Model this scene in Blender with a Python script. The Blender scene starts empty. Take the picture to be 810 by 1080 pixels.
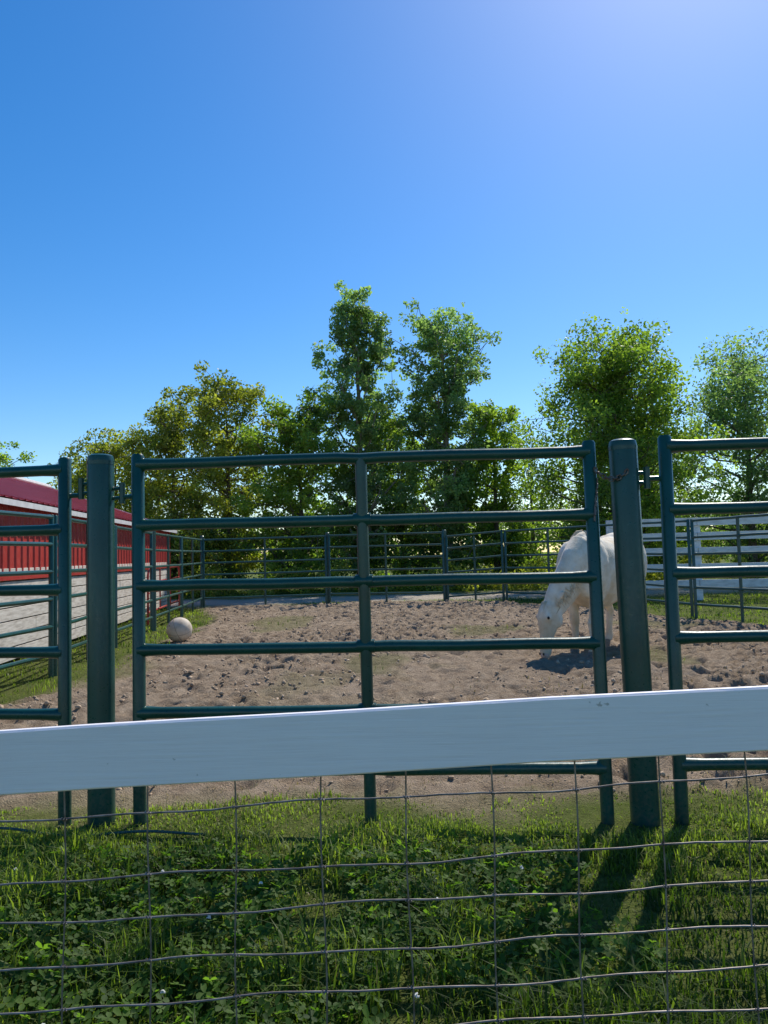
import bpy, bmesh, math, random
import numpy as np
from mathutils import Vector, Matrix

random.seed(7); np.random.seed(7)
scene = bpy.context.scene
COL = scene.collection

# ---------------------------------------------------------------- helpers
def link(o, parent=None):
    COL.objects.link(o)
    if parent: o.parent = parent
    return o

def mesh_np(name, V, F, mats, tint=None, smooth=False, parent=None, attrs=None, matidx=None):
    V = np.asarray(V, dtype=np.float32); F = np.asarray(F, dtype=np.int32)
    me = bpy.data.meshes.new(name)
    n, k = F.shape
    me.vertices.add(len(V)); me.vertices.foreach_set("co", V.ravel())
    me.loops.add(n*k); me.loops.foreach_set("vertex_index", F.ravel())
    me.polygons.add(n)
    me.polygons.foreach_set("loop_start", np.arange(0, n*k, k, dtype=np.int32))
    me.polygons.foreach_set("loop_total", np.full(n, k, dtype=np.int32))
    if smooth: me.polygons.foreach_set("use_smooth", np.ones(n, dtype=bool))
    for m in (mats if isinstance(mats, (list, tuple)) else [mats]): me.materials.append(m)
    if matidx is not None: me.polygons.foreach_set("material_index", np.asarray(matidx, dtype=np.int32))
    me.update(calc_edges=True)
    if tint is not None:
        a = me.attributes.new("tint", 'FLOAT', 'POINT'); a.data.foreach_set("value", np.asarray(tint, dtype=np.float32))
    if attrs:
        for kk, vv in attrs.items():
            a = me.attributes.new(kk, 'FLOAT', 'POINT'); a.data.foreach_set("value", np.asarray(vv, dtype=np.float32))
    return link(bpy.data.objects.new(name, me), parent)

class Geo:
    """collects quads / ngons for one object"""
    def __init__(s): s.v=[]; s.f=[]; s.m=[]
    def tube(s, pts, r, seg=8, mat=0, cap=True, sq=(1,1)):
        pts=[Vector(p) for p in pts]; n=len(pts)
        rr = r if isinstance(r,(list,tuple,np.ndarray)) else [r]*n
        base=len(s.v); up=None
        for i,p in enumerate(pts):
            t=(pts[min(i+1,n-1)]-pts[max(i-1,0)]).normalized()
            if up is None:
                up = Vector((0,0,1)) if abs(t.z)<.9 else Vector((0,1,0))
            a=t.cross(up).normalized(); b=a.cross(t).normalized(); up=b
            for k in range(seg):
                an=2*math.pi*k/seg
                s.v.append(tuple(p+a*math.cos(an)*rr[i]*sq[0]+b*math.sin(an)*rr[i]*sq[1]))
        for i in range(n-1):
            for k in range(seg):
                a0=base+i*seg+k; a1=base+i*seg+(k+1)%seg
                s.f.append((a0,a1,a1+seg,a0+seg)); s.m.append(mat)
        if cap:
            s.f.append(tuple(base+k for k in range(seg))[::-1]); s.m.append(mat)
            s.f.append(tuple(base+(n-1)*seg+k for k in range(seg))); s.m.append(mat)
    def box(s, c, d, R=None, mat=0):
        base=len(s.v); c=Vector(c)
        for x in (-1,1):
            for y in (-1,1):
                for z in (-1,1):
                    v=Vector((x*d[0]/2,y*d[1]/2,z*d[2]/2))
                    if R is not None: v=R@v
                    s.v.append(tuple(c+v))
        for q in ((0,1,3,2),(4,6,7,5),(0,4,5,1),(2,3,7,6),(0,2,6,4),(1,5,7,3)):
            s.f.append(tuple(base+i for i in q)); s.m.append(mat)
    def poly(s, pts, mat=0):
        base=len(s.v); s.v+= [tuple(p) for p in pts]
        s.f.append(tuple(range(base,base+len(pts)))); s.m.append(mat)
    def ellipsoid(s, c, d, seg=16, rings=10, mat=0, R=None):
        c=Vector(c); base=len(s.v)
        for i in range(rings+1):
            th=math.pi*i/rings
            for k in range(seg):
                ph=2*math.pi*k/seg
                v=Vector((d[0]*math.sin(th)*math.cos(ph),d[1]*math.sin(th)*math.sin(ph),d[2]*math.cos(th)))
                if R is not None: v=R@v
                s.v.append(tuple(c+v))
        for i in range(rings):
            for k in range(seg):
                a0=base+i*seg+k;a1=base+i*seg+(k+1)%seg
                s.f.append((a0,a0+seg,a1+seg,a1)); s.m.append(mat)
    def obj(s, name, mats, smooth=True, parent=None, bevel=0, angle=40):
        me=bpy.data.meshes.new(name); me.from_pydata(s.v,[],s.f)
        for m in (mats if isinstance(mats,(list,tuple)) else [mats]): me.materials.append(m)
        me.polygons.foreach_set("material_index", s.m)
        me.update()
        bm=bmesh.new(); bm.from_mesh(me); bmesh.ops.recalc_face_normals(bm, faces=bm.faces); bm.to_mesh(me); bm.free()
        if smooth:
            me.polygons.foreach_set("use_smooth",[True]*len(me.polygons))
            try: me.set_sharp_from_angle(angle=math.radians(angle))
            except Exception: pass
        o=link(bpy.data.objects.new(name,me),parent)
        if bevel:
            b=o.modifiers.new("bevel",'BEVEL'); b.width=bevel; b.segments=2; b.limit_method='ANGLE'
        return o

_T=np.random.RandomState(3).rand(256,256)
def vnoise(x,y,seed=0):
    x=np.asarray(x)+seed*17.37; y=np.asarray(y)+seed*9.71
    xi=np.floor(x).astype(int); yi=np.floor(y).astype(int); fx=x-xi; fy=y-yi
    fx=fx*fx*(3-2*fx); fy=fy*fy*(3-2*fy)
    g=lambda a,b:_T[a%256,b%256]
    return (g(xi,yi)*(1-fx)+g(xi+1,yi)*fx)*(1-fy)+(g(xi,yi+1)*(1-fx)+g(xi+1,yi+1)*fx)*fy
def fbm(x,y,oct=4,seed=0):
    r=0;a=.5
    for i in range(oct):
        r=r+a*vnoise(x*2**i,y*2**i,seed+i*3); a*=.5
    return r

# ---------------------------------------------------------------- materials
def new_mat(name):
    m=bpy.data.materials.new(name); m.use_nodes=True
    nt=m.node_tree; b=nt.nodes["Principled BSDF"]
    return m,nt,b
def N(nt,t,**kw):
    n=nt.nodes.new(t)
    for k,v in kw.items(): setattr(n,k,v)
    return n
def ramp(nt,src,stops):
    r=N(nt,'ShaderNodeValToRGB'); e=r.color_ramp.elements
    while len(e)<len(stops): e.new(.5)
    for i,(p,c) in enumerate(stops):
        e[i].position=p; e[i].color=(*c,1)
    nt.links.new(src,r.inputs[0]); return r.outputs[0]
def noise(nt,scale,detail=4,rough=.55,vec=None,coord='Object',mapscale=None):
    tc=N(nt,'ShaderNodeTexCoord'); n=N(nt,'ShaderNodeTexNoise')
    n.inputs['Scale'].default_value=scale; n.inputs['Detail'].default_value=detail; n.inputs['Roughness'].default_value=rough
    src=tc.outputs[coord]
    if mapscale:
        mp=N(nt,'ShaderNodeMapping'); mp.inputs['Scale'].default_value=mapscale
        nt.links.new(src,mp.inputs[0]); src=mp.outputs[0]
    nt.links.new(src,n.inputs['Vector'])
    return n.outputs['Fac']
def bump(nt,b,h,strength=.3,dist=.01):
    bp=N(nt,'ShaderNodeBump'); bp.inputs['Strength'].default_value=strength; bp.inputs['Distance'].default_value=dist
    nt.links.new(h,bp.inputs['Height']); nt.links.new(bp.outputs[0],b.inputs['Normal'])
def mix(nt,fac,a,b,mode='MIX'):
    m=N(nt,'ShaderNodeMix',data_type='RGBA',blend_type=mode)
    L=nt.links
    if isinstance(fac,(int,float)): m.inputs[0].default_value=fac
    else: L.new(fac,m.inputs[0])
    for i,c in ((6,a),(7,b)):
        if isinstance(c,tuple): m.inputs[i].default_value=(*c,1)
        else: L.new(c,m.inputs[i])
    return m.outputs[2]

def simple(name,stops,scale=8,rough=.6,bs=.2,bd=.01,metal=0,mapscale=None,spec=.5,detail=5):
    m,nt,b=new_mat(name)
    n=noise(nt,scale,detail,mapscale=mapscale)
    nt.links.new(ramp(nt,n,stops),b.inputs['Base Color'])
    b.inputs['Roughness'].default_value=rough; b.inputs['Metallic'].default_value=metal
    b.inputs['Specular IOR Level'].default_value=spec
    bump(nt,b,n,bs,bd)
    return m

def mat_paint_green():
    m,nt,b=new_mat("green_painted_steel")
    n=noise(nt,5,6); n2=noise(nt,60,4)
    c=ramp(nt,n,[(.3,(.005,.048,.036)),(.7,(.010,.076,.058))])
    geo=N(nt,'ShaderNodeNewGeometry'); sep=N(nt,'ShaderNodeSeparateXYZ'); nt.links.new(geo.outputs['Position'],sep.inputs[0])
    # dust / mud splashes close to the ground, worn spots
    mr=N(nt,'ShaderNodeMapRange'); mr.inputs[1].default_value=.55; mr.inputs[2].default_value=0.0
    mr.inputs[3].default_value=0; mr.inputs[4].default_value=.6
    nt.links.new(sep.outputs[2],mr.inputs[0])
    mu=N(nt,'ShaderNodeMath',operation='MULTIPLY'); nt.links.new(mr.outputs[0],mu.inputs[0]); nt.links.new(ramp(nt,n2,[(.45,(0,0,0)),(.75,(1,1,1))]),mu.inputs[1])
    c=mix(nt,mu.outputs[0],c,(.12,.10,.07))
    sp=ramp(nt,noise(nt,33,3,.7),[(.70,(0,0,0)),(.76,(1,1,1))])
    c=mix(nt,sp,c,(.04,.11,.09))
    nt.links.new(c,b.inputs['Base Color'])
    b.inputs['Specular IOR Level'].default_value=.5
    nt.links.new(ramp(nt,n2,[(.3,(.26,)*3),(.8,(.42,)*3)]),b.inputs['Roughness'])
    bump(nt,b,n2,.12,.003)
    return m
GREEN=mat_paint_green()
FARGREEN=simple("dark_green_painted_steel",[(.3,(.014,.060,.050)),(.7,(.030,.095,.080))],6,.35,.1,.003)
RUST=simple("rusty_chain_steel",[(.3,(.10,.06,.04)),(.7,(.25,.22,.20))],40,.5,.2,.002,metal=.6)
WIRE=simple("galvanised_wire",[(.35,(.13,.10,.08)),(.65,(.30,.26,.23))],30,.5,.2,.001,metal=.4)
REDPIPE=simple("red_painted_pipe",[(.3,(.30,.02,.015)),(.7,(.45,.04,.03))],8,.4,.1,.002)

def mat_white_board():
    m,nt,b=new_mat("white_painted_board")
    g=noise(nt,6,6,.6,mapscale=(1,12,30)); bl=noise(nt,3,3)
    c=ramp(nt,g,[(.25,(.84,.77,.76)),(.5,(.92,.86,.85)),(.8,(.95,.90,.89))])
    c=mix(nt,.35,c,ramp(nt,bl,[(.3,(.82,.76,.75)),(.7,(.95,.90,.89))]))
    sp=ramp(nt,noise(nt,45,2,.6),[(.73,(0,0,0)),(.78,(1,1,1))])
    c=mix(nt,sp,c,(.5,.46,.42))
    nt.links.new(c,b.inputs['Base Color']); b.inputs['Roughness'].default_value=.5
    bump(nt,b,g,.35,.003)
    return m
WHITE=mat_white_board()

def mat_leaf(name,dark,light,trans,tw=.45,rough=.5,spec=.3):
    m,nt,b=new_mat(name); L=nt.links
    at=N(nt,'ShaderNodeAttribute',attribute_name='tint')
    c=ramp(nt,at.outputs['Fac'],[(0,dark),(1,light)])
    L.new(c,b.inputs['Base Color']); b.inputs['Roughness'].default_value=rough; b.inputs['Specular IOR Level'].default_value=spec
    tr=N(nt,'ShaderNodeBsdfTranslucent'); L.new(mix(nt,1.0,c,trans,'MULTIPLY'),tr.inputs['Color'])
    ms=N(nt,'ShaderNodeMixShader'); ms.inputs[0].default_value=tw
    L.new(b.outputs[0],ms.inputs[1]); L.new(tr.outputs[0],ms.inputs[2])
    L.new(ms.outputs[0],nt.nodes['Material Output'].inputs['Surface'])
    return m
LEAF_POP=mat_leaf("poplar_leaves",(.080,.13,.055),(.24,.34,.14),(2.2,2.4,1.1),.5)
LEAF_A=mat_leaf("maple_leaves",(.065,.110,.022),(.25,.33,.07),(2.3,2.6,.8),.5)
LEAF_Y=mat_leaf("yellowing_leaves",(.095,.125,.024),(.33,.35,.08),(2.1,2.2,.7),.5)
LEAF_D=mat_leaf("shrub_leaves",(.045,.080,.022),(.16,.23,.06),(2.1,2.3,.7),.5)
GRASS=mat_leaf("grass_blades",(.026,.055,.008),(.21,.27,.055),(2.1,2.3,.8),.5,.55,.25)
CLOVER=mat_leaf("clover_leaves",(.028,.068,.011),(.12,.20,.036),(2.1,2.4,.8),.5,.6,.2)
STRAW=mat_leaf("dry_grass",(.20,.17,.08),(.42,.38,.20),(1.2,1.1,.8),.3)
BARK=simple("bark",[(.3,(.05,.04,.03)),(.7,(.16,.13,.10))],10,.9,.6,.03,mapscale=(3,3,.6))
BARKP=simple("pale_bark",[(.3,(.14,.13,.10)),(.7,(.30,.28,.24))],10,.9,.4,.02,mapscale=(3,3,.6))

# ---------------------------------------------------------------- pen layout (metres)
GATE_L=Vector((-1.485,3.87,0)); GATE_R=Vector((1.24,3.725,0))
PEN=[(-4.3,4.2),(-3.94,8.8),(-4.5,14.3),(-5.1,20.6),(-1.6,20.6),(1.62,20.0),(3.15,19.6),(4.95,17.2),(5.95,14.4),(6.75,12.2),(6.9,8.6),(5.9,5.4),(3.95,3.62)]

def seg_dist_inside(X,Y,poly):
    inside=np.zeros(X.shape,bool); d=np.full(X.shape,1e9)
    n=len(poly)
    for i in range(n):
        x1,y1=poly[i]; x2,y2=poly[(i+1)%n]
        cond=((y1>Y)!=(y2>Y))&(X<(x2-x1)*(Y-y1)/((y2-y1)+1e-12)+x1)
        inside^=cond
        dx,dy=x2-x1,y2-y1
        t=np.clip(((X-x1)*dx+(Y-y1)*dy)/(dx*dx+dy*dy),0,1)
        d=np.minimum(d,np.hypot(X-x1-t*dx,Y-y1-t*dy))
    return np.where(inside,d,-d)

POLY=[(-4.6,3.90),(-3.98,8.8),(-4.55,14.3),(-5.2,21.2),(-1.6,21.2),(1.62,20.6),(3.15,20.0),(4.95,17.4),(5.95,14.4),(6.75,12.2),(6.9,8.6),(5.9,5.4),(4.2,3.80)]
def dirt_mask(X,Y):
    s=seg_dist_inside(X,Y,POLY)
    nz=fbm(X*.9,Y*.9,4,1)-.47
    edge=s-.10+nz*1.3
    # wider grass strip along the left rails
    edge=edge-np.clip(1-(X+4.6)/2.2,0,1)*np.clip((Y-6)/3,0,1)*np.clip((20-Y)/4,0,1)*.9
    m=np.clip(edge/.45,0,1)
    # thin grassy islands inside pen
    p=fbm(X*.55+3,Y*.30+8,4,6)
    m*=1-np.clip((p-.57)/.07,0,1)*np.clip((Y-6.5)/2,0,1)*.45
    # worn gravel track past the far rails
    track=np.clip(1.5-np.abs(Y-(23.0+.05*X))/1.8+nz*1.0,0,1)
    return m,track

# ---------------------------------------------------------------- ground
step=.040
xd=np.arange(-6.5,8,step); yd=np.arange(1.2,21.5,step)
gx=[];s=step; v=xd[-1]
while v<420: s*=1.25; v+=s; gx.append(v)
hx=[];s=step; v=xd[0]
while v>-420: s*=1.25; v-=s; hx.append(v)
gy=[];s=step; v=yd[-1]
while v<700: s*=1.18; v+=s; gy.append(v)
hy=[];s=step; v=yd[0]
while v>-60: s*=1.3; v-=s; hy.append(v)
xs=np.array(hx[::-1]+list(xd)+gx); ys=np.array(hy[::-1]+list(yd)+gy)
X,Y=np.meshgrid(xs,ys)
mask,track=dirt_mask(X,Y)
H=(fbm(X*.35,Y*.35,3,11)-.45)*.12
near=np.clip((Y-3.2)/2,0,1); H*=near*np.clip((60-Y)/30,0,1)
chop=np.zeros_like(X)
ox=len(hx); oy=len(hy)
rs=np.random.RandomState(5)
for i in range(10500):
    px=rs.uniform(-6,7.8); py=rs.uniform(3.6,21)
    r0=rs.uniform(.045,.12); dp=rs.uniform(.02,.085)*(1 if py>5.5 else .75); w=int(2.6*r0/step)+1
    ix=ox+int((px-xd[0])/step); iy=oy+int((py-yd[0])/step)
    sl=(slice(max(iy-w,0),iy+w+1),slice(max(ix-w,0),ix+w+1))
    dx=(X[sl]-px)*rs.uniform(.7,1.4); dy=(Y[sl]-py)*rs.uniform(.7,1.4); r=np.hypot(dx,dy)
    chop[sl]+= -dp*np.exp(-(r/r0)**4)+.55*dp*np.exp(-((r-1.45*r0)/(.45*r0))**2)
chop=np.clip(chop,-.11,.08)
chop+= (fbm(X*3,Y*3,2,20)-.40)*.045+(vnoise(X*9,Y*9,29)-.5)*.028+(vnoise(X*15,Y*15,31)-.5)*.022+(vnoise(X*24,Y*24,35)-.5)*.017
dens=np.clip((fbm(X*.6,Y*.6,3,40)-.22)/.3,.45,1.0)
H=H+chop*mask*dens
V=np.stack([X.ravel(),Y.ravel(),H.ravel()],1)
ny,nx=X.shape
idx=np.arange(ny*nx).reshape(ny,nx)
F=np.stack([idx[:-1,:-1].ravel(),idx[:-1,1:].ravel(),idx[1:,1:].ravel(),idx[1:,:-1].ravel()],1)
def ground_z(px,py):
    ix=np.clip(np.searchsorted(xs,px)-1,0,nx-2); iy=np.clip(np.searchsorted(ys,py)-1,0,ny-2)
    fx=(px-xs[ix])/(xs[ix+1]-xs[ix]); fy=(py-ys[iy])/(ys[iy+1]-ys[iy])
    return (H[iy,ix]*(1-fx)+H[iy,ix+1]*fx)*(1-fy)+(H[iy+1,ix]*(1-fx)+H[iy+1,ix+1]*fx)*fy
gz=lambda x,y: float(ground_z(np.array([x]),np.array([y]))[0])

def mat_ground():
    m,nt,b=new_mat("ground_soil_and_turf"); L=nt.links
    a=N(nt,'ShaderNodeAttribute',attribute_name='dirt'); t=N(nt,'ShaderNodeAttribute',attribute_name='track')
    n1=noise(nt,.9,6,.6); n2=noise(nt,22,6,.7); n3=noise(nt,90,3,.7); n4=noise(nt,7,5,.65)
    soil=ramp(nt,n1,[(.3,(.30,.215,.145)),(.5,(.43,.325,.225)),(.72,(.55,.43,.31))])
    soil=mix(nt,.40,soil,ramp(nt,n2,[(.3,(.22,.155,.10)),(.7,(.56,.44,.32))]))
    soil=mix(nt,.40,soil,ramp(nt,n4,[(.36,(.17,.115,.075)),(.55,(.44,.335,.235)),(.75,(.58,.46,.345))]))
    turf=ramp(nt,n2,[(.3,(.07,.085,.020)),(.55,(.14,.17,.040)),(.8,(.26,.25,.10))])
    turf=mix(nt,.4,turf,ramp(nt,n1,[(.35,(.10,.14,.03)),(.7,(.22,.22,.075))]))
    gravel=ramp(nt,n2,[(.3,(.42,.35,.27)),(.7,(.64,.56,.45))])
    c=mix(nt,a.outputs['Fac'],turf,soil); c=mix(nt,t.outputs['Fac'],c,gravel)
    L.new(c,b.inputs['Base Color']); b.inputs['Roughness'].default_value=.95; b.inputs['Specular IOR Level'].default_value=.05
    ad=N(nt,'ShaderNodeMath',operation='ADD'); L.new(n2,ad.inputs[0]); L.new(n3,ad.inputs[1])
    bump(nt,b,ad.outputs[0],1.0,.035)
    return m
mesh_np("ground",V,F,mat_ground(),smooth=True,attrs={'dirt':mask.ravel(),'track':(track*(1-mask)).ravel()})

# loose clods kicked up by hooves
def clods(n,seed):
    r=np.random.RandomState(seed)
    px=r.uniform(-4.6,6.6,n); py=4.2+15.5*r.rand(n)**1.15
    m,_=dirt_mask(px,py); k=(m>.6)&(fbm(px*1.1,py*1.1,3,91)+r.normal(0,.08,n)>.42); px=px[k];py=py[k]; n=len(px)
    s=(.007+.027*r.rand(n)**2.4)*np.where(py<6,.7,1)
    t=np.array([[1,0,0],[-1,0,0],[0,1,0],[0,-1,0],[0,0,1],[0,0,-1],[.62,.62,.5],[-.62,.62,.5],[-.62,-.62,.5],[.62,-.62,.5]])
    tri=np.array([[0,6,4],[6,2,4],[2,7,4],[7,1,4],[1,8,4],[8,3,4],[3,9,4],[9,0,4],[0,2,6],[2,1,7],[1,3,8],[3,0,9],[2,0,5],[1,2,5],[3,1,5],[0,3,5]])
    P=t[None]*s[:,None,None]*r.uniform(.55,1.25,(n,10,1))*r.uniform(.6,1.2,(n,1,3))
    P[:,:,0]+=px[:,None];P[:,:,1]+=py[:,None];P[:,:,2]+=(ground_z(px,py)+s*.2)[:,None]
    F=(np.arange(n)*10)[:,None,None]+tri[None]
    return P.reshape(-1,3),F.reshape(-1,3)
v,f=clods(15000,61)
mesh_np("dirt_clods",v,f,simple("dry_soil_clods",[(.3,(.28,.20,.14)),(.5,(.43,.325,.225)),(.72,(.54,.42,.31))],5,.95,.5,.01,spec=.05))

# ---------------------------------------------------------------- grass
def blades(n,x0,x1,y0,y1,h0,h1,w,keep,seed,yp=1.0):
    r=np.random.RandomState(seed)
    px=r.uniform(x0,x1,n); py=y0+(y1-y0)*r.rand(n)**yp
    k=keep(px,py,r); px=px[k];py=py[k]; n=len(px)
    cl=np.clip(.30+3.2*(fbm(px*3.1,py*3.1,3,50)-.25),.35,1.7)
    cl=cl*np.where(py<6,np.clip(1-(py-3.0)/1.2,.34,1),1)
    hh=r.uniform(h0,h1,n)*cl; az=r.uniform(0,2*np.pi,n); lean=r.uniform(.05,1.1,n)*hh
    ww=w*r.uniform(.6,1.4,n)
    pz=ground_z(px,py)-.006
    wx=np.cos(az+np.pi/2)*ww/2; wy=np.sin(az+np.pi/2)*ww/2
    tw=r.uniform(-.6,.6,n); wx2=np.cos(az+np.pi/2+tw)*ww/2; wy2=np.sin(az+np.pi/2+tw)*ww/2
    dx=np.cos(az);dy=np.sin(az)
    B=np.stack([px,py,pz],1)
    P=np.zeros((n,5,3))
    P[:,0]=B+np.stack([-wx,-wy,0*wx],1); P[:,1]=B+np.stack([wx,wy,0*wx],1)
    M=B+np.stack([dx*lean*.35,dy*lean*.35,hh*.6],1)
    P[:,2]=M+np.stack([-wx2*.85,-wy2*.85,0*wx],1); P[:,3]=M+np.stack([wx2*.85,wy2*.85,0*wx],1)
    P[:,4]=B+np.stack([dx*lean,dy*lean,hh*(1-.35*lean/hh)],1)
    b=(np.arange(n)*5)[:,None]
    F=np.concatenate([b+np.array([0,1,2]),b+np.array([1,3,2]),b+np.array([2,3,4])],1).reshape(-1,3)
    pat=fbm(px*1.3,py*1.3,3,60)
    t=np.clip(.40+2.2*(pat-.44)+r.normal(0,.20,n)+np.clip(py-3.0,0,1)*.45*(py<6),0,1)
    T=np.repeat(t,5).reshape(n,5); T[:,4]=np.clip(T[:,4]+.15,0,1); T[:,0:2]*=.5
    return P.reshape(-1,3),F,T.ravel()
def cat(parts):
    Vs=[];Fs=[];Ts=[];o=0
    for v,f,t in parts: Vs.append(v);Fs.append(f+o);Ts.append(t);o+=len(v)
    return np.concatenate(Vs),np.concatenate(Fs),np.concatenate(Ts)
def keep_near(px,py,r):
    m,_=dirt_mask(px,py); lim=3.5+.6*(fbm(px*2,py*2,3,70)-.45)*2
    den=np.clip(1-(py-lim)/.6,.50,1)*np.clip((fbm(px*2.3,py*2.3,3,73)-.22)/.16,.40,1)
    return (m<.55)&(r.rand(len(px))<den)
def keep_far(px,py,r):
    m,t=dirt_mask(px,py); return (m+t*.95)<r.uniform(.0,.60,len(px))
parts=[blades(120000,-2.9,3.0,1.0,4.6,.045,.115,.0050,keep_near,1),
       blades(26000,-2.9,3.0,3.5,4.5,.05,.12,.0055,keep_near,6),
       blades(14000,-2.9,3.0,1.0,3.6,.09,.18,.0065,lambda a,b,r:fbm(a*1.9,b*1.9,3,58)>.47,2),
       blades(50000,-7,8,4.2,10,.03,.075,.007,keep_far,3),
       blades(80000,-9,11,10,30,.03,.08,.014,keep_far,4)]
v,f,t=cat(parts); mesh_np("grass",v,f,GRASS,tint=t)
parts=[blades(14000,-2.9,3.0,1.2,4.8,.03,.10,.004,lambda a,b,r:r.rand(len(a))<np.clip((b-2.4)/1.5,.12,1),8),
       blades(12000,-5,6,4.0,20,.015,.05,.008,lambda a,b,r:fbm(a*.8,b*.8,3,90)>.50,9)]
v,f,t=cat(parts); mesh_np("dry_grass",v,f,STRAW,tint=t)

def clover(n,seed):
    r=np.random.RandomState(seed)
    px=r.uniform(-2.6,2.6,n); py=1.2+(3.4-1.2)*r.rand(n)
    k=(fbm(px*1.3,py*1.3,3,77)+.06*(3-py))>.47; px=px[k];py=py[k]; n=len(px)
    pz=ground_z(px,py)+r.uniform(.02,.09,n); a0=r.uniform(0,2*np.pi,n); s=r.uniform(.007,.0150,n)
    tx=r.normal(0,.45,n); ty=r.normal(0,.45,n)
    Vs=[];
    for j in range(3):
        a=a0+j*2*np.pi/3
        c,sn=np.cos(a),np.sin(a)
        for (u,w,z) in ((0,0,0),(.75,-.62,.12),(1.55,-.55,.2),(1.75,0,.02),(1.55,.55,.2),(.75,.62,.12)):
            x=(c*u-sn*w)*s; y=(sn*u+c*w)*s
            Vs.append(np.stack([px+x,py+y,pz+z*s+tx*x+ty*y],1))
    P=np.stack(Vs,1) # n,18,3
    b=(np.arange(n)*18)[:,None]; F=[]
    for j in range(3):
        o=j*6
        F+= [b+np.array([o,o+1,o+2,o+3]), b+np.array([o,o+3,o+4,o+5])]
    F=np.concatenate(F,1).reshape(-1,4)
    t=np.clip(r.normal(.5,.28,n),0,1)
    return P.reshape(-1,3),F,np.repeat(t,18)
v,f,t=clover(18000,12); mesh_np("clover_patch",v,f,CLOVER,tint=t)
# a few white clover heads
g=Geo(); r=random.Random(4)
WFL=simple("clover_flower",[(.3,(.6,.58,.5)),(.7,(.8,.78,.74))],80,.8,.4,.003)
STEM=simple("green_stem",[(.3,(.05,.10,.02)),(.7,(.08,.16,.03))],20,.6)
for i in range(16):
    x=r.uniform(-1.9,2.0); y=r.uniform(2.0,3.2); z=gz(x,y); h=r.uniform(.05,.10)
    g.tube([(x,y,z),(x+.005,y,z+h)],.0012,5,mat=1)
    for k in range(14):
        a=r.uniform(0,6.28); e=r.uniform(-.3,1.4)
        g.tube([(x,y,z+h),(x+.008*math.cos(a)*math.cos(e),y+.008*math.sin(a)*math.cos(e),z+h+.008*math.sin(e))],[.0012,.0022],5)
g.obj("white_clover_flowers",[WFL,STEM])

# ---------------------------------------------------------------- corral panels
def panel(name,A,B,top=1.86,mat=GREEN,rails=6,bot=.265,r=.029,rs=.033,mid=True,seg=14,stile_top=.055,zs=None,lean=0):
    A=Vector(A);B=Vector(B); d=(B-A); L=d.length; d.normalize()
    g=Geo(); za=min(gz(A.x,A.y),.05); zb=min(gz(B.x,B.y),.05); zs=zs or [bot+(top-bot)*i/(rails-1) for i in range(rails)]
    rnd=random.Random(int(abs(A.x*100+B.y*37))%999)
    for z in zs:
        pts=[];rr=[]
        for t in (0,.02,.05,.15,.3,.45,.5,.55,.7,.85,.95,.98,1):
            bow=math.sin(math.pi*t)*rnd.uniform(-.004,.004)
            p=A+d*L*t; pts.append((p.x+lean*t*z/top,p.y,za+(zb-za)*t+z+bow))
            e=min(t,1-t)*L
            rr.append(r*(1.0+.28*max(0,1-e/.09)))
        g.tube(pts,rr,seg)
    for p,zz,ln in ((A,za,0),(B,zb,lean)):
        g.tube([(p.x,p.y,zz-.05),(p.x,p.y,zz+.05),(p.x+ln,p.y,zz+top+stile_top-.012),(p.x+ln,p.y,zz+top+stile_top)],[rs,rs,rs,rs*.75],seg)
    if mid:
        p=A+d*L*.502
        g.tube([(p.x,p.y,za+.01),(p.x+lean/2,p.y,za+top-.005)],rs*.92,seg)
        for z in zs[1:-1]:
            lx=lean/2*z/top
            g.tube([(p.x+lx-d.x*.045,p.y-d.y*.045,za+z),(p.x+lx+d.x*.045,p.y+d.y*.045,za+z)],r*1.18,seg)
    return g.obj(name,mat)
def post(x,y,h=1.9,r=.068,mat=GREEN,lean=0):
    g=Geo(); z=min(gz(x,y),.02)
    g.tube([(x,y,z-.1),(x+lean,y,z+h-.03),(x+lean,y,z+h-.008),(x+lean,y,z+h)],[r,r,r*.93,r*.7],24)
    g.tube([(x+lean,y,z+h-.055),(x+lean,y,z+h-.035)],r*1.02,24)
    return g.obj("gate_post",mat)
gate=panel("corral_gate",(-1.285,3.86,0),(1.068,3.737,0),1.845,zs=[.265,.56,.88,1.21,1.525,1.845],lean=-.02)
post(GATE_L.x,GATE_L.y); post(GATE_R.x+.012,GATE_R.y,r=.070,lean=-.035)
panel("corral_panel",(-4.25,4.28,0),(-1.68,3.885,0),1.845,zs=[.25,.56,.88,1.205,1.52,1.835])
panel("corral_panel",(1.425,3.712,0),(3.95,3.60,0),1.86,zs=[.28,.59,.90,1.22,1.54,1.86])
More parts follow.
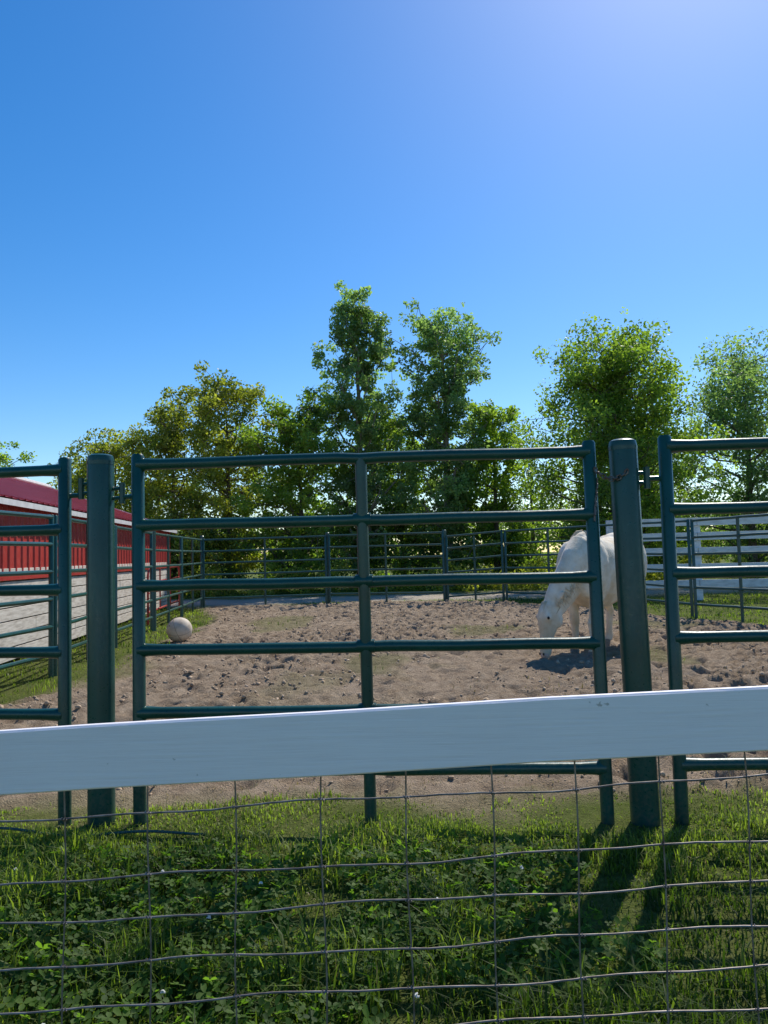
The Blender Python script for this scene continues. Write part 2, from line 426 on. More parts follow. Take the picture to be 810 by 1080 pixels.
# hinges, collars and chain
g=Geo()
def lug(x0,y0,x1,y1,z):
    g.tube([(x0,y0,z-.02),(x1,y1,z-.02)],.010,8); g.tube([(x0,y0,z+.03),(x1,y1,z+.03)],.010,8)
    g.tube([(x1,y1,z-.05),(x1,y1,z+.06)],.016,10)
for z in (1.70,.42):
    lug(-1.485,3.87,-1.37,3.864,z); g.tube([(-1.37,3.864,z-.015),(-1.29,3.861,z-.015)],.013,8)
    lug(-1.485,3.87,-1.59,3.878,z+.03); g.tube([(-1.59,3.878,z),(-1.67,3.884,z)],.013,8)
    lug(1.235,3.725,1.33,3.718,z); g.tube([(1.33,3.718,z),(1.41,3.714,z)],.013,8)
g.obj("gate_hinges",GREEN)
g=Geo()
def chain(p0,p1,sag,n,r=.0045):
    p0=Vector(p0);p1=Vector(p1)
    for i in range(n):
        t=(i+.5)/n; c=p0.lerp(p1,t)+Vector((0,0,-sag*4*t*(1-t)))
        d=((p1-p0)+Vector((0,0,-sag*4*(1-2*t)))).normalized()*(p1-p0).length/n*.75
        o=Vector((0,.011,0)) if i%2 else Vector((0,0,.011))
        g.tube([c-d,c-d*.6+o,c+d*.6+o,c+d,c+d*.6-o,c-d*.6-o,c-d],r,6,cap=False)
chain((1.06,3.70,1.76),(1.215,3.650,1.74),.05,9)
chain((1.08,3.72,1.70),(1.05,3.69,1.50),0,9)
g.obj("gate_chain",RUST)
# rest of the round pen
for i in range(len(PEN)-1):
    a=PEN[i]; b=PEN[i+1]
    L=math.hypot(b[0]-a[0],b[1]-a[1]); n=max(1,round(L/3.3))
    for k in range(n):
        ax=a[0]+(b[0]-a[0])*k/n; ay=a[1]+(b[1]-a[1])*k/n
        bx=a[0]+(b[0]-a[0])*(k+1)/n; by=a[1]+(b[1]-a[1])*(k+1)/n
        dx,dy=(bx-ax),(by-ay); l=math.hypot(dx,dy); dx/=l;dy/=l
        panel("corral_panel",(ax+dx*.05,ay+dy*.05,0),(bx-dx*.05,by-dy*.05,0),1.88,
              mat=FARGREEN if ay>9 else GREEN,r=.025,rs=.032,seg=8,stile_top=.03,mid=True)
for (x,y) in ((-1.6,20.7),(1.62,20.1),(-4.5,14.35),(-5.1,20.65)):
    g=Geo(); z=gz(x,y); g.tube([(x,y,z-.1),(x,y,z+1.98),(x,y,z+2.0)],[.06,.06,.04],14); g.obj("corral_post",FARGREEN)

# ---------------------------------------------------------------- front board + wire fence
YF=1.45; SL=.0332
zc=lambda x:.995+SL*x
fence=bpy.data.objects.new("board_and_wire_fence",None); link(fence)
g=Geo()
nseg=24
bv=[];
x0,x1=-2.3,2.9
rnd=random.Random(2)
hw=.0605; th=.019
prof=[(-hw+.003,0),(-hw,.003),(-hw,th-.003),(-hw+.003,th),(hw-.004,th),(hw,th-.004),(hw,.004),(hw-.004,0)]
for i in range(nseg+1):
    x=x0+(x1-x0)*i/nseg; wob=.0012*math.sin(i*1.7)+.0008*math.sin(i*.6+1)
    for (dz,dy) in prof: bv.append((x,YF-.012+dy,zc(x)+dz+wob))
bf=[]
for i in range(nseg):
    for k in range(8):
        a=i*8+k; b=i*8+(k+1)%8; bf.append((a,b,b+8,a+8))
bf.append(tuple(range(8))); bf.append(tuple(nseg*8+k for k in range(8)))
g.v=bv; g.f=bf; g.m=[0]*len(bf)
g.obj("top_board",WHITE,parent=fence,smooth=False)
g=Geo()
for x in (-1.75,2.35):
    g.box((x,YF+.062,.53),(.10,.10,1.14))
g.obj("posts",WHITE,parent=fence,bevel=.006,smooth=False)
g=Geo(); rnd=random.Random(9)
hz=[-.115,-.236,-.311,-.395,-.472,-.545,-.615,-.68,-.745,-.81,-.87]
yw=YF+.010
vx=[-.633+.1655*k for k in range(-9,19)]
vx=[x+rnd.uniform(-.003,.003) for x in vx if x0<x<x1]
for j,z in enumerate(hz):
    pts=[]; x=x0; ph=rnd.uniform(0,6)
    while x<x1:
        w=.0034*math.sin(x*7+ph)+.0022*math.sin(x*19+ph*2)+rnd.uniform(-.0006,.0006)
        pts.append((x,yw+.002*math.sin(x*11+ph),zc(x)+z+w)); x+=.0275
    g.tube(pts,.0019,6)
    for xx in vx:
        w=.0034*math.sin(xx*7+ph)+.0022*math.sin(xx*19+ph*2)
        c=Vector((xx,yw,zc(xx)+z+w))
        pts=[]
        for k in range(9):
            a=k*1.6; pts.append(c+Vector((-.006+.0015*k,-.003*math.cos(a)*1.1,.0032*math.sin(a))))
        g.tube(pts,.0012,5)
for xx in vx:
    ph=rnd.uniform(0,6); pts=[]; z=zc(xx)+.045
    while z>.07:
        pts.append((xx+.0025*math.sin(z*13+ph)+.014*(.9-z)*math.sin(ph)*.6,yw+.0035,z)); z-=.035
    g.tube(pts,.0017,6)
g.obj("wire_mesh",WIRE,parent=fence)
g=Geo()
for x in (-1.75,2.35):
    for dz in (-.035,.035): g.tube([(x,YF-.0145,zc(x)+dz),(x,YF-.010,zc(x)+dz)],.0045,10)
g.obj("screws",RUST,parent=fence)

# thin dark hose lying in the grass
g=Geo()
HOSE=simple("dark_green_hose",[(.3,(.012,.06,.05)),(.7,(.025,.10,.085))],20,.5)
pts=[(x,3.70+.07*math.sin(x*2.2)+.03*math.sin(x*5),gz(x,3.70)+.022+.010*math.sin(x*9)) for x in np.arange(-4,-.85,.05)]
g.tube(pts,.007,8); g.obj("garden_hose",HOSE)

# ---------------------------------------------------------------- barn
def mat_red(name,k=1.0,rough=.38):
    m,nt,b=new_mat(name)
    n=noise(nt,1.2,5,mapscale=(1,1,.25)); n2=noise(nt,14,4)
    c=ramp(nt,n,[(.3,(.38*k,.028*k,.022*k)),(.7,(.52*k,.050*k,.040*k))]); c=mix(nt,.25,c,ramp(nt,n2,[(.35,(.30,.02,.02)),(.7,(.58,.13,.11))]))
    nt.links.new(c,b.inputs['Base Color']); b.inputs['Roughness'].default_value=rough; bump(nt,b,n2,.06,.004); return m
RED=mat_red("red_ribbed_steel")
ROOF=mat_red("red_roof_steel",1.1,.28)
TRIM=simple("white_steel_trim",[(.3,(.62,.60,.59)),(.7,(.80,.78,.77))],6,.4,.05,.003)
PLANK=simple("weathered_white_planks",[(.25,(.36,.31,.26)),(.5,(.60,.54,.47)),(.75,(.76,.70,.62))],4,.85,.5,.006,mapscale=(1,1,8))
Fp=Vector((-6.24,21.3,0)); du=Vector((.0948,-.9955,0)); nn=Vector((.9955,.0948,0)); Lb=15.0; Wd=6.8; EH=2.25; RH=3.45; PB=1.15
barn=bpy.data.objects.new("red_barn",None); link(barn)
P=lambda u,w,z: Fp+du*u-nn*w+Vector((0,0,z))
Rb=Matrix(((du.x,nn.x,0),(du.y,nn.y,0),(0,0,1)))
def ribbed(u0,u1,pitch=.229,h=.02):
    us=[];hs=[];u=u0
    while u<u1:
        for du_,hh in ((0,0),(pitch*.70,0),(pitch*.76,h),(pitch*.90,h),(pitch*.96,0)):
            if u+du_<=u1: us.append(u+du_);hs.append(hh)
        u+=pitch
    us.append(u1);hs.append(0)
    return us,hs
us,hs=ribbed(0,Lb)
g=Geo()
for side in (0,1):
    base=len(g.v); sgn=1 if side==0 else -1; w0=0 if side==0 else Wd
    for u,hh in zip(us,hs):
        g.v.append(tuple(P(u,w0-sgn*(.012+hh),PB-.03))); g.v.append(tuple(P(u,w0-sgn*(.012+hh),EH)))
    for i in range(len(us)-1):
        a=base+2*i; g.f.append((a,a+2,a+3,a+1)); g.m.append(0)
for u in (0,Lb):
    g.poly([P(u,0,0.02),P(u,Wd,0.02),P(u,Wd,EH),P(u,Wd/2,RH-.04),P(u,0,EH)])
g.obj("red_siding",RED,parent=barn,smooth=False)
g=Geo()
z=.02; rnd=random.Random(5)
while z<PB-.03:
    hgt=.182
    u=0
    while u<Lb:
        l=min(rnd.choice((2.4,3.6,3.0)),Lb-u)
        g.box(P(u+l/2,-.006-rnd.uniform(0,.012),z+hgt/2),(l-.008,.03,hgt-.016),Rb)
        u+=l
    z+=hgt
g.obj("plank_base",PLANK,parent=barn,smooth=False,bevel=.004)
g=Geo(); g.box(P(Lb/2,.04,PB/2),(Lb,.04,PB-.02),Rb); g.box(P(Lb/2,Wd-.02,PB/2),(Lb,.04,PB),Rb)
g.obj("inner_wall",BARK,parent=barn,smooth=False)
g=Geo()
us2,hs2=ribbed(0,Lb+.5); us2=[u-.25 for u in us2]
sl=(RH-EH)/(Wd/2); ov=.22
for side in (0,1):
    base=len(g.v)
    for u,hh in zip(us2,hs2):
        w0=-ov if side==0 else Wd+ov
        g.v.append(tuple(P(u,w0,EH-ov*sl+.05+hh))); g.v.append(tuple(P(u,Wd/2,RH+.05+hh)))
    for i in range(len(us2)-1):
        a=base+2*i; g.f.append((a,a+2,a+3,a+1)); g.m.append(0)
g.obj("roof",ROOF,parent=barn,smooth=False)
g=Geo()
g.box(P(Lb/2,-ov+.012,EH-ov*sl-.010),(Lb+.5,.02,.08),Rb)          # fascia
g.tube([P(-.27,Wd/2,RH+.07),P(Lb+.27,Wd/2,RH+.07)],.09,8)
for u in (-.26,Lb+.26):                                            # rakes
    for s0 in (0,1):
        w0=-ov if s0==0 else Wd+ov
        a=P(u,w0,EH-ov*sl); b=P(u,Wd/2,RH)
        g.poly([a+Vector((0,0,-.08)),b+Vector((0,0,-.08)),b+Vector((0,0,.09)),a+Vector((0,0,.09))])
g.obj("roof_trim",TRIM,parent=barn,smooth=False)
g=Geo()
for u in (.0,Lb): g.box(P(u,-.03,(EH-.05)/2),(.12,.05,EH-.1),Rb)
g.box(P(Lb/2,-.046,PB+.01),(Lb,.02,.07),Rb)
g.obj("trim",RED,parent=barn,smooth=False)

# red tube gate parked beside the barn
g=Geo()
a=Vector((-5.0,15.6,0)); b=Vector((-5.62,20.2,0)); d=(b-a)
def gp(t,z): p=a+d*t; return (p.x,p.y,z)
pts=[gp(0,.25),gp(0,.95)]+[gp(.06*(1-math.cos(q)),.95+.22*math.sin(q)) for q in np.linspace(0,math.pi/2,6)]+[gp(.94+.06*math.sin(q),.95+.22*math.cos(q)) for q in np.linspace(0,math.pi/2,6)]+[gp(1,.25),gp(0,.25)]
g.tube(pts,.024,8)
for z in (.45,.65,.88): g.tube([gp(0,z),gp(1,z)],.016,8)
for t in (.33,.66): g.tube([gp(t,.25),gp(t,1.17)],.018,8)
g.tube([gp(0,0),gp(0,.4)],.024,8); g.tube([gp(1,0),gp(1,.4)],.024,8)
g.obj("red_tube_gate",REDPIPE)

# weathered white board fence on the right, behind the pen
GREYW=simple("weathered_white_rails",[(.25,(.55,.53,.50)),(.5,(.76,.74,.72)),(.75,(.86,.85,.83))],3,.8,.4,.005,mapscale=(1,6,6))
g=Geo(); a=Vector((5.9,19.4,0)); b=Vector((16.5,17.6,0)); d=(b-a); L=d.length; d.normalize(); nrm=Vector((d.y,-d.x,0))
R=Matrix(((d.x,-d.y,0),(d.y,d.x,0),(0,0,1)))
n=5
for i in range(n+1):
    p=a+d*L*i/n; g.box((p.x,p.y,1.03),(.16,.16,2.14),R)
for i in range(n):
    for z in (.42,.84,1.24,1.64,2.0):
        p=a+d*L*(i+.5)/n+nrm*(.10+.004*(i%2)); g.box((p.x,p.y,z+random.uniform(-.015,.015)),(L/n-.012,.035,.20),R)
g.obj("board_fence",GREYW,smooth=False,bevel=.004)

# ---------------------------------------------------------------- ball
m,nt,b_=new_mat("cream_ball_fabric"); n_=noise(nt,7,6,.65)
nt.links.new(ramp(nt,n_,[(.3,(.42,.33,.24)),(.5,(.60,.50,.38)),(.8,(.68,.60,.48))]),b_.inputs['Base Color']); b_.inputs['Roughness'].default_value=.75; bump(nt,b_,noise(nt,60,3),.2,.004)
SEAM=simple("ball_seam",[(.3,(.25,.19,.14)),(.7,(.35,.28,.20))],30,.8)
bc=Vector((-3.37,12.1,0)); bc.z=gz(bc.x,bc.y)+.19
g=Geo(); g.ellipsoid(bc,(.205,.205,.198),40,24)
for R in (Matrix.Rotation(.4,3,'X'),Matrix.Rotation(1.5,3,'X')@Matrix.Rotation(.6,3,'Y'),Matrix.Rotation(1.2,3,'Y')@Matrix.Rotation(.8,3,'Z')):
    g.tube([bc+R@Vector((.2035*math.cos(a),.2035*math.sin(a),0)) for a in np.linspace(0,2*math.pi,49)],.0035,6,mat=1,cap=False)
g.tube([bc+Vector((-.12,-.15,.08))*.98,bc+Vector((-.12,-.15,.08))*1.02],.012,10,mat=1)
g.obj("play_ball",[m,SEAM])

# ---------------------------------------------------------------- horse (stocky cream pony)
def loft(g,secs,seg=20,k_=1.0):
    base=len(g.v); n=len(secs)
    for c,dr,w,h in secs:
        c=Vector(c);dr=Vector(dr).normalized(); w*=k_; h*=k_
        side=Vector((0,1,0)); side=(side-dr*side.dot(dr)).normalized(); up=side.cross(dr)*-1
        if up.z<0 and abs(dr.z)<.7: up=-up
        for k in range(seg):
            a=2*math.pi*k/seg; g.v.append(tuple(c+side*math.cos(a)*w+up*math.sin(a)*h))
    for i in range(n-1):
        for k in range(seg):
            a0=base+i*seg+k;a1=base+i*seg+(k+1)%seg; g.f.append((a0,a1,a1+seg,a0+seg)); g.m.append(0)
    g.f.append(tuple(base+k for k in range(seg))); g.m.append(0); g.f.append(tuple(base+(n-1)*seg+k for k in range(seg))); g.m.append(0)
def bend(g):
    out=[]
    for x,y,z in g.v:
        if x>.66 :
            t=min(max((x-.66)/.55,0),1); t=t*t*(3-2*t)
            a=-.34*t
            cx,cy=.70,0
            dx,dy=x-cx,y-cy
            x,y=cx+dx*math.cos(a)-dy*math.sin(a), cy+dx*math.sin(a)+dy*math.cos(a)
        out.append((x,y,z))
    g.v=out
horse=bpy.data.objects.new("white_horse",None); link(horse)
g=Geo()
fx=(1,0,0)
loft(g,[((-.92,0,1.18),fx,.11,.15),((-.87,0,1.17),fx,.23,.27),((-.76,0,1.15),fx,.31,.345),((-.56,0,1.12),fx,.35,.385),((-.30,0,1.04),fx,.35,.41),((-.05,0,1.00),fx,.375,.43),
        ((.20,0,1.00),fx,.37,.45),((.42,0,1.04),fx,.325,.46),((.58,0,1.05),fx,.27,.41),((.70,0,1.04),fx,.21,.33),((.80,0,1.01),fx,.13,.21)])
for sy in (-1,1):
    g.ellipsoid((-.60,sy*.18,1.11),(.28,.18,.37)); g.ellipsoid((.50,sy*.18,1.02),(.21,.155,.38))
    g.ellipsoid((.67,sy*.11,.90),(.13,.12,.19))
g.ellipsoid((.36,0,1.44),(.24,.10,.08)); g.ellipsoid((-.55,0,1.42),(.25,.17,.09))
loft(g,[((.50,0,1.17),(1,0,-.45),.19,.33),((.68,0,1.08),(1,0,-.85),.165,.285),((.82,0,.95),(1,0,-1.1),.14,.235),((.95,0,.81),(1,0,-1.25),.118,.195),((1.05,0,.69),(1,0,-1.3),.10,.16),((1.11,0,.60),(1,0,-1.4),.09,.13)])
hd=(.16,0,-1)
loft(g,[((1.115,0,.72),hd,.06,.065),((1.13,0,.66),hd,.095,.11),((1.15,0,.57),hd,.108,.145),((1.165,0,.49),hd,.108,.145),((1.185,0,.40),hd,.084,.120),((1.20,0,.31),hd,.064,.095),((1.215,0,.22),hd,.060,.080),((1.225,0,.14),hd,.066,.074),((1.23,0,.085),hd,.058,.060),((1.23,0,.055),hd,.035,.035)])
for sy in (-1,1):
    g.ellipsoid((1.232,sy*.084,.52),(.045,.030,.045)); g.ellipsoid((1.10,sy*.066,.48),(.07,.040,.09))
    loft(g,[((1.10,sy*.058,.69),(-.3,sy*.6,.8),.030,.026),((1.085,sy*.090,.74),(-.3,sy*.6,.8),.040,.024),((1.07,sy*.118,.785),(-.3,sy*.5,.8),.028,.016),((1.06,sy*.132,.82),(-.3,sy*.4,.8),.010,.008)],10)
    fo=.14 if sy>0 else -.10
    loft(g,[((.50,sy*.175,1.02),(0,0,-1),.10,.17),((.50+fo*.2,sy*.18,.82),(0,0,-1),.088,.115),((.50+fo*.5,sy*.18,.64),(0,0,-1),.064,.078),((.51+fo*.8,sy*.175,.50),(0,0,-1),.048,.055),((.52+fo,sy*.175,.42),(0,0,-1),.053,.058),((.515+fo,sy*.175,.35),(0,0,-1),.040,.044),((.51+fo,sy*.175,.22),(0,0,-1),.032,.038),((.51+fo,sy*.175,.145),(0,0,-1),.044,.050),((.535+fo,sy*.175,.10),(.4,0,-1),.042,.046),((.55+fo,sy*.175,.07),(.4,0,-1),.050,.054)],14,1.18)
    ho=-.16 if sy>0 else .12
    loft(g,[((-.56,sy*.165,1.10),(.2,0,-1),.13,.25),((-.50,sy*.19,.92),(0,0,-1),.115,.20),((-.52+ho*.3,sy*.195,.78),(-.3,0,-1),.085,.14),((-.62+ho*.6,sy*.19,.64),(-.6,0,-1),.055,.085),((-.72+ho,sy*.18,.54),(-.5,0,-1),.045,.062),((-.765+ho,sy*.175,.47),(0,0,-1),.043,.055),((-.74+ho,sy*.175,.38),(.2,0,-1),.035,.043),((-.715+ho,sy*.175,.23),(.1,0,-1),.033,.038),((-.71+ho,sy*.175,.145),(.1,0,-1),.045,.050),((-.68+ho,sy*.175,.10),(.4,0,-1),.042,.046),((-.665+ho,sy*.175,.07),(.4,0,-1),.050,.054)],14,1.18)
loft(g,[((-.86,0,1.40),(-1,0,-.3),.05,.05),((-.94,0,1.36),(-.6,0,-1),.045,.045),((-.985,0,1.22),(0,0,-1),.042,.042),((-.99,0,1.0),(0,0,-1),.04,.04)],10)
bend(g)
def mat_coat():
    m,nt,b=new_mat("cream_white_horse_coat"); L=nt.links
    n=noise(nt,3.2,5,.6); n2=noise(nt,30,4,.7,mapscale=(1,1,.35)); n3=noise(nt,6,5,.6)
    c=ramp(nt,n,[(.3,(.64,.50,.32)),(.5,(.80,.69,.52)),(.72,(.88,.81,.68))])
    c=mix(nt,.40,c,ramp(nt,n3,[(.38,(.52,.39,.24)),(.6,(.86,.79,.66))]))
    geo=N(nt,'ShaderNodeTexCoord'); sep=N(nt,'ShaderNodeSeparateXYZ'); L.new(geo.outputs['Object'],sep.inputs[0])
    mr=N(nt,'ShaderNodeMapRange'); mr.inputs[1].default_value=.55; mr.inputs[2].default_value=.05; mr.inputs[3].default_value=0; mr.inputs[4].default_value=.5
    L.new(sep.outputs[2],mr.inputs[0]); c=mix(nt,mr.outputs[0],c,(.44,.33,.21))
    L.new(c,b.inputs['Base Color']); b.inputs['Roughness'].default_value=.8
    b.inputs['Specular IOR Level'].default_value=.2
    b.inputs['Sheen Weight'].default_value=.2
    bump(nt,b,n2,.55,.016)
    return m
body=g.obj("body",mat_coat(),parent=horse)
rm=body.modifiers.new("remesh",'REMESH'); rm.mode='VOXEL'; rm.voxel_size=.014; rm.use_smooth_shade=True
sm=body.modifiers.new("smooth",'SMOOTH'); sm.factor=.6; sm.iterations=8
HAIR=simple("cream_mane_hair",[(.3,(.50,.37,.22)),(.6,(.70,.56,.38)),(.8,(.80,.70,.54))],14,.7,.3,.004)
g=Geo(); rnd=random.Random(31)
for k in range(260):
    t=rnd.random()
    cx=.44+.66*t; cz=1.50-.80*t**1.05+.03
    side=-1 if rnd.random()<.75 else 1
    l=rnd.uniform(.12,.26)*(1-.25*t)
    wd=.155-.045*t
    p0=(cx,side*.01,cz); p1=(cx+.03,side*.08,cz+.01-l*.15); p2=(cx+rnd.uniform(-.02,.05),side*wd*rnd.uniform(.95,1.08),cz-l*.6); p3=(cx+rnd.uniform(-.03,.07),side*wd*rnd.uniform(.98,1.14),cz-l)
    g.tube([p0,p1,p2,p3],[.007,.009,.006,.002],5)
for k in range(26):
    y=rnd.uniform(-.05,.05)
    g.tube([(1.14,y*.4,.73),(1.22,y*.8,.69),(1.268,y,.61),(1.276,y*1.3,.50-rnd.uniform(0,.08))],[.007,.008,.006,.002],5)
bend(g)
for k in range(120):
    a=rnd.uniform(0,6.28); q=rnd.uniform(0,.055)
    s0=rnd.uniform(.95,1.35); e=rnd.uniform(.22,.5)
    g.tube([(-.95,q*math.cos(a)*.7,s0+.05),(-1.01+q*math.sin(a),q*math.cos(a),s0-.15),(-1.02+q*math.sin(a)*1.3,q*math.cos(a)*1.4,(s0+e)/2),(-.99+q*math.sin(a),q*math.cos(a)*1.1,e)],[.012,.012,.010,.002],5)
g.obj("mane_and_tail",HAIR,parent=horse)
HOOF=simple("hoof_horn",[(.3,(.10,.08,.06)),(.7,(.22,.18,.13))],20,.6)
MUZ=simple("pink_muzzle",[(.3,(.48,.32,.25)),(.7,(.62,.46,.38))],14,.5)
DARK=simple("dark_eye",[(.3,(.008,.006,.005)),(.7,(.015,.01,.01))],20,.15)
g=Geo()
for (x,y) in ((.69,.175),(.45,-.175),(-.825,.175),(-.545,-.175)):
    loft(g,[((x-.01,y,.085),(.4,0,-1),.050,.054),((x+.008,y,.045),(.4,0,-1),.058,.066),((x+.026,y,-.01),(0,0,-1),.066,.076)],16)
g.obj("hooves",HOOF,parent=horse)
g=Geo(); g.ellipsoid((1.236,0,.095),(.054,.060,.058)); bend(g)
g.obj("muzzle",MUZ,parent=horse)
g=Geo()
for sy in (-1,1):
    g.ellipsoid((1.252,sy*.099,.52),(.017,.015,.019)); g.ellipsoid((1.288,sy*.032,.105),(.009,.010,.016))
bend(g); g.obj("eyes_and_nostrils",DARK,parent=horse)
horse.location=(2.88,9.95,-.015); horse.rotation_euler=(0,0,math.atan2(-.76,-.65)); horse.scale=(1.04,1.04,1.06)

# ---------------------------------------------------------------- trees
def leafcloud(C,rad,nper,size,r,tints,flat=.8):
    n=len(C)*nper
    c=np.repeat(C,nper,0); rr=np.repeat(rad,nper)
    d=r.normal(0,1,(n,3)); d/=np.linalg.norm(d,axis=1)[:,None]
    d*= (r.rand(n)**.45)[:,None]*rr[:,None]; d[:,2]*=flat
    p=c+d
    a=r.normal(0,1,(n,3)); a/=np.linalg.norm(a,axis=1)[:,None]
    b=np.cross(a,r.normal(0,1,(n,3))); b/=np.linalg.norm(b,axis=1)[:,None]
    s=size*r.uniform(.6,1.35,n)[:,None]
    P=np.stack([p-a*s*.6,p+b*s*.36,p+a*s*.6,p-b*s*.36],1).reshape(-1,3)
    F=np.arange(n*4).reshape(n,4)
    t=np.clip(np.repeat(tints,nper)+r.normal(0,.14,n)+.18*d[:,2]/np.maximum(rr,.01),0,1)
    return P,F,np.repeat(t,4)
ENVS={'poplar':([0,.1,.25,.5,.74,.88,1],[.45,.8,1,.92,.92,.60,.12]),
      'broad':([0,.15,.4,.57,.7,.83,.95,1],[.7,.95,.85,.70,.85,1.0,.75,.45]),
      'shrub':([0,.2,.5,.8,1],[.9,1,1,.7,.2]),
      'round':([0,.08,.2,.45,.7,.88,1],[.5,.75,.95,1,.9,.66,.22])}
def tree(name,x,y,h,w,kind='round',seed=0,nclump=260,nper=85,leaf=LEAF_A,bark=BARK,size=.12,base=.12,lean=0,bare=0,dense=.88):
    r=np.random.RandomState(seed); rnd=random.Random(seed)
    env=lambda t: np.interp(t,*ENVS[kind])
    g=Geo()
    npt=9; tp=[]
    for i in range(npt):
        t=i/(npt-1); tp.append(Vector((lean*t*t*h*.2+ r.normal(0,.012)*h*t*.5, r.normal(0,.012)*h*t*.5, h*.96*t)))
    tr=.018*h+.03
    g.tube(tp,[max(tr*(1-.93*(i/(npt-1))**.8),.012) for i in range(npt)],9)
    def tpt(t):
        f=t*(npt-1); i=min(int(f),npt-2); return tp[i].lerp(tp[i+1],f-i)
    C=[];RD=[];TI=[]
    nl=int(nclump/9)
    for li in range(nl):
        t=base+(1-base)*((li+r.rand())/nl)**.9
        az=li*2.4+r.normal(0,.4)
        R=w/2*env((t-base)/(1-base))*r.choice([.55,.8,.95,1.03,1.15],p=[.18,.24,.3,.2,.08])
        el={'poplar':r.uniform(.75,1.15),'broad':r.uniform(.6,1.1),'round':r.uniform(.15,.75),'shrub':r.uniform(.2,.9)}[kind]
        ts=max(base*.5,t-(R*math.tan(el)*.75)/h)
        p0=tpt(min(ts,.97)); p3=Vector((tpt(min(t,.99)).x+R*math.cos(az),tpt(min(t,.99)).y+R*math.sin(az),h*t*.98+ (r.uniform(-.02,.03)*h)))
        p1=p0.lerp(p3,.4)+Vector((r.normal(0,.1),r.normal(0,.1),r.normal(-.05,.1)))
        p2=p0.lerp(p3,.75)+Vector((r.normal(0,.12),r.normal(0,.12),.05*R))
        rb=max(.012,tr*.38*(1-t*.6))
        g.tube([p0,p1,p2,p3],[rb,rb*.7,rb*.4,.008],6)
        lt=r.normal(.45,.18)
        nc=9
        for k in range(nc):
            q=rnd.uniform(.25,1.05); bp=p0.lerp(p1,q/.4) if q<.4 else (p1.lerp(p2,(q-.4)/.35) if q<.75 else p2.lerp(p3,(q-.75)/.25))
            spread=.09*w+.10
            e=bp+Vector((r.normal(0,spread),r.normal(0,spread),r.normal(0,spread*(.9 if kind!='poplar' else 1.1))))
            e.z=min(e.z,h*1.03)
            g.tube([bp,bp.lerp(e,.5)+Vector((0,0,.04)),e],[.012,.009,.005],4,cap=False)
            if r.rand()<bare: continue
            C.append(tuple(e)); RD.append(r.uniform(.045,.10)*w+.12); TI.append(lt+r.normal(0,.10))
    C=np.array(C);RD=np.array(RD)*dense
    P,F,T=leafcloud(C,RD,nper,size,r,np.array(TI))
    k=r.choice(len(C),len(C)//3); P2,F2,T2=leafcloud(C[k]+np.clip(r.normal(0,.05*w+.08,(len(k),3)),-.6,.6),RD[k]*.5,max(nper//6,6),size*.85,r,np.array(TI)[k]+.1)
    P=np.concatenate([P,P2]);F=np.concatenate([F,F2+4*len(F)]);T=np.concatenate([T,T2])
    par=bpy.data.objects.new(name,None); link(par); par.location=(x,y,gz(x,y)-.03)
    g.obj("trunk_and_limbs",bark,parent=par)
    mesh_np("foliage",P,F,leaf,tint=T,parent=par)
    return par
tree("poplar_tree",-.95,30,12.2,3.3,'poplar',1,430,75,LEAF_POP,BARKP,.12,.10)
tree("poplar_tree",2.65,30.6,11.8,3.9,'broad',22,430,75,LEAF_POP,BARKP,.12,.12)
tree("maple_tree",8.2,26,8.9,5.6,'round',3,660,80,LEAF_A,BARK,.11,.14,dense=.95)
tree("locust_tree",13.9,28,8.8,5.8,'round',4,420,65,LEAF_POP,BARK,.11,.16)
tree("maple_tree",-6.3,30,8.8,4.8,'round',5,300,75,LEAF_Y,BARK,.12,.10,bare=.08)
tree("maple_tree",-8.9,31,8.0,4.8,'round',6,300,75,LEAF_Y,BARK,.12,.10)
tree("elm_tree",-3.3,29.4,7.7,4.4,'round',7,300,80,LEAF_A,BARK,.12,.08)
tree("box_elder_tree",-11.6,32,6.6,5.0,'round',8,250,75,LEAF_Y,BARK,.12,.08)
tree("box_elder_tree",-14.2,34,5.7,4.8,'round',9,200,75,LEAF_Y,BARK,.12,.06)
tree("elm_tree",4.7,31,7.6,3.6,'round',10,260,75,LEAF_A,BARK,.12,.08)
tree("elm_tree",.8,32,7.4,4.6,'round',11,240,75,LEAF_A,BARK,.13,.06)
tree("elm_tree",11.4,33,6.9,5.4,'round',12,240,75,LEAF_A,BARK,.13,.08)
tree("dead_elm_tree",6.6,33,6.3,3.2,'round',13,140,34,LEAF_D,BARK,.10,.12,bare=.5)
tree("maple_tree",-24.3,44,9.0,6.0,'round',14,180,70,LEAF_A,BARK,.15,.12)
tree("maple_tree",19.5,30,9.5,7,'round',15,220,70,LEAF_A,BARK,.14,.12)

# hedgerow beneath the trees, one mass
r=np.random.RandomState(77)
n=430
hx_=r.uniform(-19,24,n); hy_=r.uniform(28.5,33.5,n); top=1.1+2.8*vnoise(hx_*.45,hy_*.2,5)+.35*(hy_-28)*.5
top=np.where((hx_>5.0)&(hx_<7.6),top*.6,top)
C=np.stack([hx_,hy_,top*r.rand(n)**.6*.92],1)
P,F,T=leafcloud(C,r.uniform(.3,.75,n),100,.13,r,r.normal(.45,.22,n))
mesh_np("hedgerow",P,F,LEAF_D,tint=T)
n=190
hx_=r.uniform(-10,13,n); hy_=r.uniform(25.6,27.6,n)
C=np.stack([hx_,hy_,(.3+1.7*vnoise(hx_*.8,hy_*.3,9)**2)*r.rand(n)],1)
P,F,T=leafcloud(C,r.uniform(.2,.45,n),90,.09,r,r.normal(.65,.2,n))
mesh_np("weeds",P,F,LEAF_Y,tint=T)
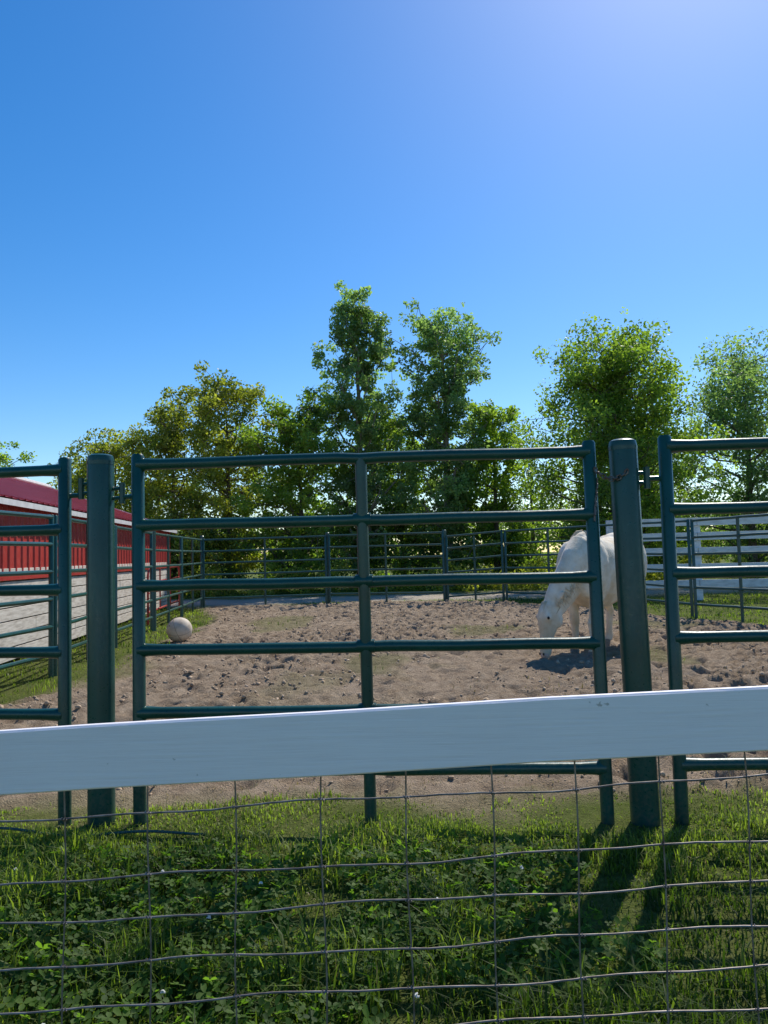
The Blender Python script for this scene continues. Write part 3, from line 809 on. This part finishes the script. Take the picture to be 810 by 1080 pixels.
# far tree line to close the horizon
n=800
hx_=r.uniform(-140,140,n); hy_=r.uniform(95,115,n)
C=np.stack([hx_,hy_,(3.5+4.5*vnoise(hx_*.09,hy_*.02,12))*r.rand(n)**.7],1)
P,F,T=leafcloud(C,r.uniform(1.2,2.4,n),60,.5,r,r.normal(.4,.2,n))
mesh_np("distant_trees",P,F,LEAF_D,tint=T)

# ---------------------------------------------------------------- light
AZ,EL=math.radians(28),math.radians(48)
sd=Vector((math.sin(AZ)*math.cos(EL),math.cos(AZ)*math.cos(EL),math.sin(EL)))
sl_=bpy.data.lights.new("sun",'SUN'); sl_.energy=5.0; sl_.angle=math.radians(.53); sl_.color=(1,.95,.86)
so=link(bpy.data.objects.new("sun",sl_)); so.rotation_euler=sd.to_track_quat('Z','Y').to_euler(); so.location=(8,14,20)
w=bpy.data.worlds.new("World"); scene.world=w; w.use_nodes=True
nt=w.node_tree; bg=nt.nodes['Background']; sky=nt.nodes.new('ShaderNodeTexSky'); sky.sky_type='NISHITA'; sky.sun_disc=False
sky.sun_elevation=EL; sky.sun_rotation=AZ; sky.air_density=1.0; sky.dust_density=.35; sky.ozone_density=2.5; sky.altitude=200
hs=nt.nodes.new('ShaderNodeHueSaturation'); hs.inputs['Saturation'].default_value=1.40; hs.inputs['Value'].default_value=1.03; hs.inputs['Hue'].default_value=.503
nt.links.new(sky.outputs[0],hs.inputs['Color']); nt.links.new(hs.outputs[0],bg.inputs['Color']); bg.inputs['Strength'].default_value=.15
scene.view_settings.view_transform='Standard'; scene.view_settings.look='None'; scene.view_settings.exposure=0

# ---------------------------------------------------------------- camera
p=math.radians(3.3); th_=math.radians(1.4)
r0=Vector((1,0,0)); u0=Vector((0,-math.sin(p),math.cos(p))); f0=Vector((0,math.cos(p),math.sin(p)))
Rv=r0*math.cos(th_)-u0*math.sin(th_); Uv=r0*math.sin(th_)+u0*math.cos(th_)
M=Matrix(((Rv.x,Uv.x,-f0.x,0),(Rv.y,Uv.y,-f0.y,0),(Rv.z,Uv.z,-f0.z,1.35),(0,0,0,1)))
cd=bpy.data.cameras.new("camera"); cd.sensor_fit='VERTICAL'; cd.sensor_height=36; cd.lens=26; cd.clip_end=2000; cd.clip_start=.05
cam=link(bpy.data.objects.new("camera",cd)); cam.matrix_world=M
scene.camera=cam
